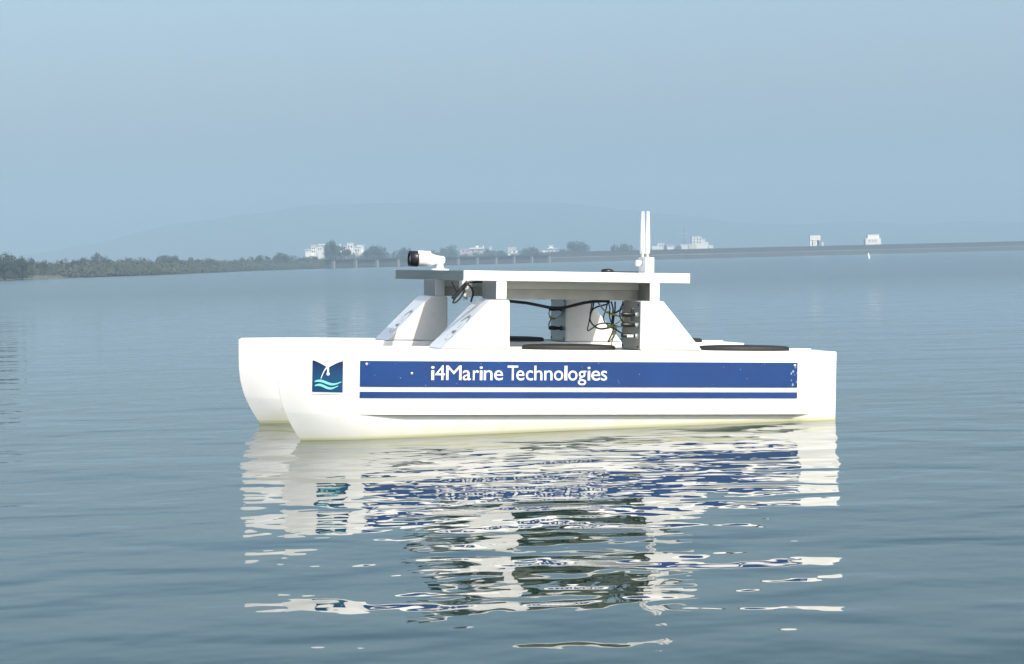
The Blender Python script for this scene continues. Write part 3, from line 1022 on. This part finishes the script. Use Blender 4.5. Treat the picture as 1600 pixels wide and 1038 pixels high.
# screws, chips and scuffs on the banner
def disc(name, x, z, r, m, parent, h=0.003):
    bm = bmesh.new()
    add_lathe(bm, [(0, r), (h * 0.6, r), (h, r * 0.6)], (x, CY + hull_y(x, z) + 0.0038, z), (0, 1, 0), 12)
    return build(name, bm, m, parent)
for x, z in ((1.068, -0.078), (0.834, -0.124), (-1.262, -0.076)):
    disc('screw', x, z, 0.0085, M['steel'], hull_near)
rnd = random.Random(5)
chips = []
for k in range(9):
    x = -1.262 + rnd.uniform(-0.012, 0.022); z = rnd.uniform(-0.185, -0.08); s = rnd.uniform(0.002, 0.006)
    chips.append([(x + s * rnd.uniform(0.5, 1.4) * math.cos(a), z + s * 1.5 * math.sin(a)) for a in (0.2, 1.5, 2.9, 4.0, 5.2)])
for k in range(22):
    x = rnd.uniform(-1.2, 1.08); z = rnd.uniform(-0.188, -0.066); s = rnd.uniform(0.0012, 0.0026)
    chips.append([(x + s * math.cos(a), z + s * math.sin(a)) for a in (0.2, 1.5, 2.9, 4.0, 5.2)])
tag(decal_poly('paint_chips', chips, 0.0042, 0.0006, M['chip'], hull_near), kind='stuff')

# --- hatches on both hulls
def hatch(x, sg, parent):
    bm = bmesh.new()
    prof = [(0.0, 1.0), (0.013, 1.0), (0.019, 0.985), (0.0225, 0.94), (0.026, 0.7), (0.028, 0.3)]
    n = 40
    rings = []
    for d, r in prof:
        rings.append([bm.verts.new((x + 0.255 * r * math.cos(2 * math.pi * k / n), sg * CY + 0.125 * r * math.sin(2 * math.pi * k / n), 0.001 + d)) for k in range(n)])
    for a, b in zip(rings, rings[1:]):
        for k in range(n):
            bm.faces.new((a[k], a[(k + 1) % n], b[(k + 1) % n], b[k])).smooth = True
    bm.faces.new(rings[-1]).smooth = True
    o = build('hatch_lid', bm, M['rubber'], parent)
    return o
for hl, sg in ((hull_near, 1), (hull_far, -1)):
    hatch(-0.05, sg, hl); hatch(-1.035, sg, hl)

# --- the four support towers
def tower(sg, front):
    bm = bmesh.new()
    y0, y1 = sg * CY - HB, sg * CY + HB
    if front:
        poly = [(0.313, 0.001), (0.680, 0.001), (0.420, 0.260), (0.317, 0.260)]
    else:
        poly = [(-0.400, 0.001), (-0.400, 0.262), (-0.520, 0.262), (-0.742, 0.001)]
    add_prism(bm, poly, y0 + 0.001, y1 - 0.001, 0.009)
    o = build('support_tower', bm, M['white'], boat)
    return o
tw = {(sg, fr): tower(sg, fr) for sg in (1, -1) for fr in (True, False)}

# forward plates with plugs on the aft towers
def plug(tw_, x, y, z, ln, r, collar, white_label=False, cross=False):
    bm = bmesh.new()
    add_lathe(bm, [(0, r * 0.8), (ln * 0.25, r * 0.85), (ln * 0.3, r), (ln * 0.85, r), (ln, r * 0.6)], (x + 0.018, y, z), (1, 0, 0.02), 14)
    o = build('plug', bm, M['black'], tw_)
    bm = bmesh.new()
    add_lathe(bm, [(0, r * 1.15), (0.005, r * 1.15), (0.020, r * 0.5)], (x, y, z), (1, 0, 0), 8)
    build('collar', bm, M[collar], o)
    if cross:
        bm = bmesh.new()
        add_box(bm, x + ln * 0.30, x + ln * 0.52, y - 0.008, y + 0.008, z - 0.034, z + 0.034, 0.003)
        build('locking_tab', bm, M['black'], o)
    if white_label:
        bm = bmesh.new()
        add_box(bm, x + ln * 0.4, x + ln * 0.85, y + r + 0.0005, y + r + 0.0025, z - r * 0.55, z + r * 0.55)
        build('white_label', bm, M['print_white'], o)
    return o
for sg in (1, -1):
    T = tw[(sg, False)]
    bm = bmesh.new()
    add_box(bm, -0.398, -0.393, sg * CY - HB + 0.004, sg * CY + HB - 0.012, 0.004, 0.258, 0.001)
    build('end_plate', bm, M['alu_plate'], T)
    # flange of the plate, folded back along the near edge
    bm = bmesh.new()
    add_box(bm, -0.402, -0.393, sg * CY + HB - 0.0115, sg * CY + HB + 0.002, 0.004, 0.258, 0.001)
    build('plate_flange', bm, M['frame'], T)
    for (yy, zz) in ((-0.145, 0.02), (0.13, 0.02), (-0.145, 0.24), (0.13, 0.24)):
        bm = bmesh.new(); add_lathe(bm, [(0, 0.007), (0.003, 0.006)], (-0.393, sg * CY + yy, zz), (1, 0, 0), 8); build('screw', bm, M['black'], T)
T = tw[(1, False)]
plug(T, -0.393, 0.850, 0.189, 0.075, 0.0125, 'print_white', cross=True)
plug(T, -0.393, 0.852, 0.134, 0.075, 0.0125, 'print_white')
plug(T, -0.393, 0.854, 0.077, 0.075, 0.0125, 'print_white', white_label=True)
T = tw[(-1, False)]
plug(T, -0.393, -0.655, 0.192, 0.06, 0.0125, 'black')
plug(T, -0.393, -0.650, 0.079, 0.06, 0.0125, 'black')

# round logo print on the sloping faces of the front towers
def slope_pt(t, y, off):
    n = Vector((0.259, 0, 0.260)).normalized()
    return Vector((0.680 - 0.260 * t, y, 0.001 + 0.259 * t)) + n * off
def slope_poly(name, polys, sg, off, m, parent):
    bm = bmesh.new()
    for poly in polys:
        a = [bm.verts.new(slope_pt(t, y, off)) for t, y in poly]
        b = [bm.verts.new(slope_pt(t, y, off + 0.0008)) for t, y in poly]
        bm.faces.new(b)
        n = len(a)
        for i in range(n): bm.faces.new((a[i], a[(i + 1) % n], b[(i + 1) % n], b[i]))
    bmesh.ops.recalc_face_normals(bm, faces=bm.faces[:])
    return build(name, bm, m, parent)
def ring_polys(tc, yc, rt, ry, w, a0, a1, n=28):
    out = []
    for k in range(n):
        p, q = a0 + (a1 - a0) * k / n, a0 + (a1 - a0) * (k + 1) / n
        out.append([(tc + rt * math.sin(p), yc + ry * math.cos(p)), (tc + rt * math.sin(q), yc + ry * math.cos(q)),
                    (tc + rt * (1 - w) * math.sin(q), yc + ry * (1 - w) * math.cos(q)), (tc + rt * (1 - w) * math.sin(p), yc + ry * (1 - w) * math.cos(p))])
    return out
for sg in (1, -1):
    T = tw[(sg, True)]
    yc = sg * CY + (0.065 if sg > 0 else 0.150) - (0.0 if sg > 0 else 0.005)
    yc = sg * CY + 0.07
    tc = 0.43
    o = slope_poly('round_sticker', ring_polys(tc, yc, 0.26, 0.088, 0.09, 0, 2 * math.pi), sg, 0.0006, M['print_pale'], T)
    slope_poly('sticker_arc', ring_polys(tc + 0.02, yc, 0.22, 0.074, 0.14, R(28), R(150), 14), sg, 0.0008, M['print_grey'], o)
    slope_poly('sticker_tip', [[(tc + 0.21, yc - 0.025), (tc + 0.255, yc), (tc + 0.21, yc + 0.025), (tc + 0.19, yc)]], sg, 0.0012, M['print_grey'], o)
    slope_poly('sticker_triangle', [[(tc - 0.01, yc - 0.02), (tc + 0.09, yc), (tc - 0.01, yc + 0.02), (tc + 0.02, yc)]], sg, 0.0009, M['print_pale'], o)
    for dy, hh in ((-0.022, 0.045), (0.018, 0.065)):
        slope_poly('sticker_letter', [[(tc - 0.09 - hh / 2, yc + dy - 0.009), (tc - 0.09 + hh / 2, yc + dy - 0.011), (tc - 0.09 + hh / 2, yc + dy + 0.011), (tc - 0.09 - hh / 2, yc + dy + 0.006)]],
                   sg, 0.0014, M['black'], o)

# --- cross posts, beams, platform
for sg in (1, -1):
    for x0, x1 in ((0.337, 0.388), (-0.496, -0.447)):
        bm = bmesh.new()
        add_box(bm, x0, x1, sg * CY - HB + 0.012, sg * CY + HB - 0.010, 0.263, 0.3555, 0.003)
        p = build('post', bm, M['alu'], boat)
        bm = bmesh.new()
        add_box(bm, x0 - 0.002, x1 + 0.0025, sg * CY + HB - 0.0095, sg * CY + HB - 0.004, 0.2635, 0.355, 0.001)
        build('sunlit_post_end', bm, M['white_plastic'], p)  # white face puts the sunlit look of the aluminium post end into colour
    bm = bmesh.new()
    yb = 0.69 if sg > 0 else -0.600
    add_box(bm, -0.4465, 0.3365, yb - 0.10, yb - 0.014, 0.262, 0.316, 0.002)
    b = build('beam', bm, M['beam_alu'], boat)
    bm = bmesh.new()
    add_box(bm, -0.4462, 0.3362, yb - 0.10, yb, 0.3165, 0.3560, 0.002)
    build('upper_rail', bm, M['frame'], b)

bm = bmesh.new()
add_box(bm, -0.650, 0.395, -0.869, 0.869, 0.384, 0.4085, 0.002)
plat = build('platform', bm, M['frame'], boat)
# the deck panel stops short of the front edge: an open slot lets the sun through onto the towers
bm = bmesh.new(); add_box(bm, 0.520, 0.547, -0.869, 0.869, 0.362, 0.4083, 0.002); build('cross_bar', bm, M['frame'], plat)
bm = bmesh.new(); add_box(bm, 0.3955, 0.5195, -0.055, 0.095, 0.392, 0.4084, 0.002); build('camera_plate', bm, M['frame'], plat)
bm = bmesh.new(); add_box(bm, 0.5475, 0.5627, -0.8685, 0.8685, 0.3575, 0.4100, 0.0025); build('front_edge', bm, M['alu'], plat)  # darker than the side edges: shade on the bow face put into the colour
bm = bmesh.new(); add_box(bm, -0.666, -0.6505, -0.8685, 0.8685, 0.3575, 0.4100, 0.0025); build('rear_edge', bm, M['beam_alu'], plat)
for sg in (1, -1):
    bm = bmesh.new()
    a, b = sorted((sg * 0.8695, sg * 0.885))
    add_box(bm, -0.664, 0.5607, a, b, 0.3575, 0.4100, 0.0025)
    build('side_edge', bm, M['frame'], plat)  # whiter than the front edge: sunlight on the side put into the colour
    for x0, x1 in ((0.5613, 0.5640), (-0.6675, -0.6646)):
        bm = bmesh.new(); add_box(bm, x0, x1, a - 0.001, b + 0.001, 0.3570, 0.4105, 0.0008); build('corner_cap', bm, M['white_plastic'], plat)

# --- bullet camera on the platform's front
def bullet_camera():
    ax = Vector((1, 0, 0.03))
    bm = bmesh.new()
    add_lathe(bm, [(0.0, 0.030), (0.004, 0.041), (0.018, 0.0425), (0.062, 0.0405), (0.075, 0.0385)][::-1] and
              [(0.0, 0.016), (0.008, 0.021), (0.045, 0.024), (0.075, 0.034), (0.085, 0.0365), (0.145, 0.0415), (0.152, 0.0415)], (0.470, 0.02, 0.4655), ax, 28)
    b = build('camera_body', bm, M['white_plastic'], boat)
    bm = bmesh.new()
    add_lathe(bm, [(0.1525, 0.0425), (0.156, 0.0435), (0.200, 0.0435), (0.2005, 0.039), (0.190, 0.037)], (0.470, 0.02, 0.4655), ax, 28)
    build('lens_hood', bm, M['black'], b)
    bm = bmesh.new()
    add_lathe(bm, [(0.1905, 0.036), (0.194, 0.030), (0.1955, 0.010)], (0.470, 0.02, 0.4655), ax, 28)
    build('lens', bm, M['glass'], b)
    # sun shield over the top
    bm = bmesh.new()
    n = 14
    A, B_ = [], []
    for k in range(n + 1):
        an = R(35) + R(110) * k / n
        for lst, rr in ((A, 0.0445), (B_, 0.0465)):
            lst.append((bm.verts.new((0.552, 0.02 + rr * math.cos(an), 0.468 + rr * math.sin(an))), bm.verts.new((0.624, 0.02 + rr * math.cos(an), 0.4705 + rr * math.sin(an)))))
    for k in range(n):
        bm.faces.new((B_[k][0], B_[k + 1][0], B_[k + 1][1], B_[k][1]))
        bm.faces.new((A[k][0], A[k][1], A[k + 1][1], A[k + 1][0]))
        for s in (0, 1): bm.faces.new((A[k][s], A[k + 1][s], B_[k + 1][s], B_[k][s]))
    for k in (0, n): bm.faces.new((A[k][0], A[k][1], B_[k][1], B_[k][0]))
    bmesh.ops.recalc_face_normals(bm, faces=bm.faces[:])
    build('sun_shield', bm, M['white_plastic'], b)
    bm = bmesh.new()
    add_lathe(bm, [(0, 0.022), (0.006, 0.0225), (0.012, 0.019), (0.028, 0.0185), (0.040, 0.021), (0.052, 0.018), (0.058, 0.008)], (0.4965, 0.02, 0.4175), (0, 0, 1), 20)
    build('pivot', bm, M['white_plastic'], b)
    bm = bmesh.new()
    add_lathe(bm, [(0, 0.050), (0.006, 0.050), (0.0085, 0.046), (0.010, 0.025)], (0.4965, 0.02, 0.4087), (0, 0, 1), 28)
    build('base_flange', bm, M['white_plastic'], b)
bullet_camera()

# --- antenna box
def antenna_box():
    bm = bmesh.new()
    add_box(bm, -0.573, -0.523, 0.425, 0.560, 0.4087, 0.4955, 0.006)
    o = build('antenna_box', bm, M['white_plastic'], boat)
    bm = bmesh.new()
    add_lathe(bm, [(0, 0.013), (0.010, 0.013), (0.011, 0.017), (0.034, 0.017), (0.037, 0.012)], (-0.5225, 0.500, 0.463), (1, 0, 0), 16)
    build('cable_gland', bm, M['white_plastic'], o)
    for y in (0.440, 0.528):
        bm = bmesh.new()
        add_lathe(bm, [(0, 0.0105), (0.006, 0.0105), (0.0065, 0.0085), (0.012, 0.0085), (0.0125, 0.0095), (0.017, 0.0095)], (-0.542, y, 0.4957), (0, 0, 1), 12)
        build('antenna_nut', bm, M['brass'], o)
        bm = bmesh.new()
        lean = 0.004 if y > 0.5 else -0.016
        add_lathe(bm, [(0, 0.010), (0.006, 0.0145), (0.06, 0.0150), (0.10, 0.0140), (0.225, 0.0090), (0.231, 0.0085)], (-0.542, y, 0.513), (0.005, lean, 1), 14)
        build('antenna', bm, M['white_plastic'], o)
antenna_box()

# small white junction box hung under the front of the deck
bm = bmesh.new()
add_box(bm, 0.402, 0.458, 0.33, 0.40, 0.268, 0.3915, 0.004)
jb = build('junction_box', bm, M['white_plastic'], boat)
bm = bmesh.new(); add_lathe(bm, [(0, 0.012), (0.014, 0.012), (0.016, 0.009)], (0.43, 0.365, 0.2675), (0, 0, -1), 12); build('cable_gland', bm, M['white_plastic'], jb)

# gps puck
bm = bmesh.new()
add_lathe(bm, [(0, 0.034), (0.006, 0.036), (0.016, 0.033), (0.021, 0.022), (0.0225, 0.008)], (-0.385, 0.30, 0.4087), (0, 0, 1), 24)
gp = build('satellite_receiver', bm, M['black'], boat)
bm = bmesh.new(); add_tube(bm, [(-0.415, 0.30, 0.416), (-0.45, 0.305, 0.413), (-0.50, 0.36, 0.413), (-0.535, 0.44, 0.414)], 0.004, 6); build('lead', bm, M['cable'], gp)

# --- cables and wires
CAB = [
    ('cable', 'cable', 0.0085, [(0.312, 0.45, 0.258), (0.164, 0.45, 0.244), (0.103, 0.45, 0.238), (0.032, 0.45, 0.225), (-0.029, 0.45, 0.215), (-0.094, 0.45, 0.216), (-0.155, 0.45, 0.23), (-0.22, 0.45, 0.245), (-0.292, 0.45, 0.253), (-0.354, 0.45, 0.253)]),
    ('cable', 'cable', 0.011, [(0.432, 0.42, 0.349), (0.462, 0.42, 0.317), (0.49, 0.42, 0.282), (0.515, 0.42, 0.258)]),
    ('cable', 'cable', 0.008, [(0.452, 0.45, 0.341), (0.407, 0.45, 0.350), (0.336, 0.45, 0.352), (0.23, 0.45, 0.353)]),
    ('wire', 'cable', 0.004, [(0.515, 0.4, 0.352), (0.507, 0.4, 0.33), (0.493, 0.4, 0.306), (0.479, 0.4, 0.289)]),
    ('wire', 'cable', 0.0045, [(0.453, 0.44, 0.337), (0.467, 0.44, 0.31), (0.491, 0.44, 0.279), (0.512, 0.44, 0.248), (0.515, 0.44, 0.237), (0.498, 0.44, 0.241), (0.474, 0.44, 0.265), (0.456, 0.44, 0.296), (0.457, 0.44, 0.331)]),
    ('wire', 'cable', 0.0055, [(0.451, 0.46, 0.338), (0.43, 0.46, 0.328), (0.415, 0.46, 0.307), (0.412, 0.46, 0.28), (0.418, 0.46, 0.259), (0.422, 0.46, 0.242)]),
    ('wire', 'cable', 0.0045, [(-0.326, 0.25, 0.256), (-0.319, 0.25, 0.211), (-0.308, 0.25, 0.179), (-0.305, 0.25, 0.147), (-0.32, 0.25, 0.123), (-0.342, 0.25, 0.105), (-0.372, 0.25, 0.098), (-0.409, 0.28, 0.106), (-0.438, 0.33, 0.117)]),
    ('wire', 'cable', 0.0035, [(-0.324, 0.22, 0.25), (-0.31, 0.22, 0.147), (-0.3, 0.22, 0.09), (-0.322, 0.22, 0.097), (-0.358, 0.22, 0.122), (-0.392, 0.24, 0.13), (-0.417, 0.28, 0.126), (-0.436, 0.33, 0.112)]),
    ('wire', 'cable', 0.0045, [(-0.403, 0.3, 0.248), (-0.381, 0.3, 0.234), (-0.348, 0.3, 0.226), (-0.319, 0.28, 0.212), (-0.304, 0.25, 0.185)]),
    ('wire', 'cable', 0.0035, [(-0.377, 0.35, 0.25), (-0.363, 0.35, 0.199), (-0.352, 0.35, 0.161), (-0.364, 0.35, 0.133), (-0.386, 0.38, 0.112), (-0.408, 0.42, 0.101)]),
    ('wire', 'cable', 0.0045, [(-0.380, 0.4, 0.252), (-0.391, 0.4, 0.211), (-0.388, 0.4, 0.169), (-0.378, 0.43, 0.124)]),
    ('wire', 'cable', 0.0045, [(-0.387, 0.45, 0.252), (-0.387, 0.45, 0.208), (-0.381, 0.45, 0.166), (-0.374, 0.46, 0.120)]),
    ('wire', 'cable', 0.005, [(-0.415, 0.5, 0.253), (-0.419, 0.5, 0.223), (-0.394, 0.48, 0.199), (-0.386, 0.45, 0.190)]),
    ('wire', 'clear', 0.0035, [(-0.298, 0.42, 0.248), (-0.338, 0.42, 0.2), (-0.375, 0.44, 0.18), (-0.385, 0.6, 0.173), (-0.33, 0.80, 0.186), (-0.318, 0.85, 0.189)]),
    ('wire', 'clear', 0.004, [(-0.363, 0.46, 0.119), (-0.360, 0.60, 0.118), (-0.335, 0.78, 0.128), (-0.319, 0.852, 0.134)]),
    ('wire', 'cable', 0.004, [(-0.363, 0.46, 0.117), (-0.365, 0.62, 0.09), (-0.345, 0.78, 0.075), (-0.319, 0.854, 0.077)]),
    ('wire', 'cable', 0.004, [(-0.397, 0.4, 0.106), (-0.386, 0.4, 0.074), (-0.365, 0.4, 0.029)]),
    ('wire', 'clear', 0.003, [(-0.402, 0.42, 0.103), (-0.388, 0.42, 0.061), (-0.363, 0.42, 0.026)]),
    ('wire', 'clear', 0.0035, [(-0.335, -0.655, 0.192), (-0.326, -0.68, 0.179), (-0.33, -0.7, 0.16), (-0.342, -0.7, 0.138), (-0.362, -0.68, 0.134), (-0.385, -0.66, 0.150), (-0.389, -0.60, 0.185), (-0.391, -0.57, 0.23)]),
    ('wire', 'cable', 0.0035, [(-0.346, -0.7, 0.138), (-0.331, -0.7, 0.107), (-0.327, -0.68, 0.085), (-0.335, -0.65, 0.079)]),
    ('wire', 'yellow', 0.003, [(-0.352, 0.43, 0.118), (-0.372, 0.50, 0.13), (-0.366, 0.62, 0.15), (-0.348, 0.74, 0.162), (-0.330, 0.82, 0.182), (-0.316, 0.85, 0.188)]),
    ('wire', 'yellow', 0.003, [(-0.400, 0.44, 0.108), (-0.388, 0.46, 0.075), (-0.372, 0.46, 0.045), (-0.368, 0.45, 0.012)]),
    ('wire', 'yellow', 0.003, [(-0.300, 0.40, 0.250), (-0.325, 0.41, 0.215), (-0.352, 0.43, 0.192)]),
    ('wire', 'cable', 0.0035, [(-0.345, 0.46, 0.252), (-0.352, 0.47, 0.215), (-0.348, 0.48, 0.17), (-0.366, 0.47, 0.128)]),
    ('wire', 'cable', 0.0035, [(-0.402, 0.56, 0.253), (-0.372, 0.60, 0.215), (-0.352, 0.66, 0.175), (-0.345, 0.74, 0.145), (-0.322, 0.85, 0.134)]),
]
for nm, m, r, pts in CAB:
    bm = bmesh.new(); add_tube(bm, pts, r, 7, 6); build(nm, bm, M[m], boat)
for pts, r in (([(-0.352, 0.42, 0.116), (-0.376, 0.43, 0.114), (-0.400, 0.44, 0.108)], 0.0085), ([(-0.350, 0.43, 0.196), (-0.372, 0.44, 0.184), (-0.383, 0.5, 0.178)], 0.0055),
               ([(-0.334, -0.7, 0.146), (-0.345, -0.7, 0.136), (-0.36, -0.69, 0.134)], 0.007), ([(-0.392, 0.41, 0.09), (-0.385, 0.41, 0.07)], 0.006)):
    bm = bmesh.new(); add_tube(bm, pts, r, 7, 5); build('yellow_tie', bm, M['yellow'], boat)
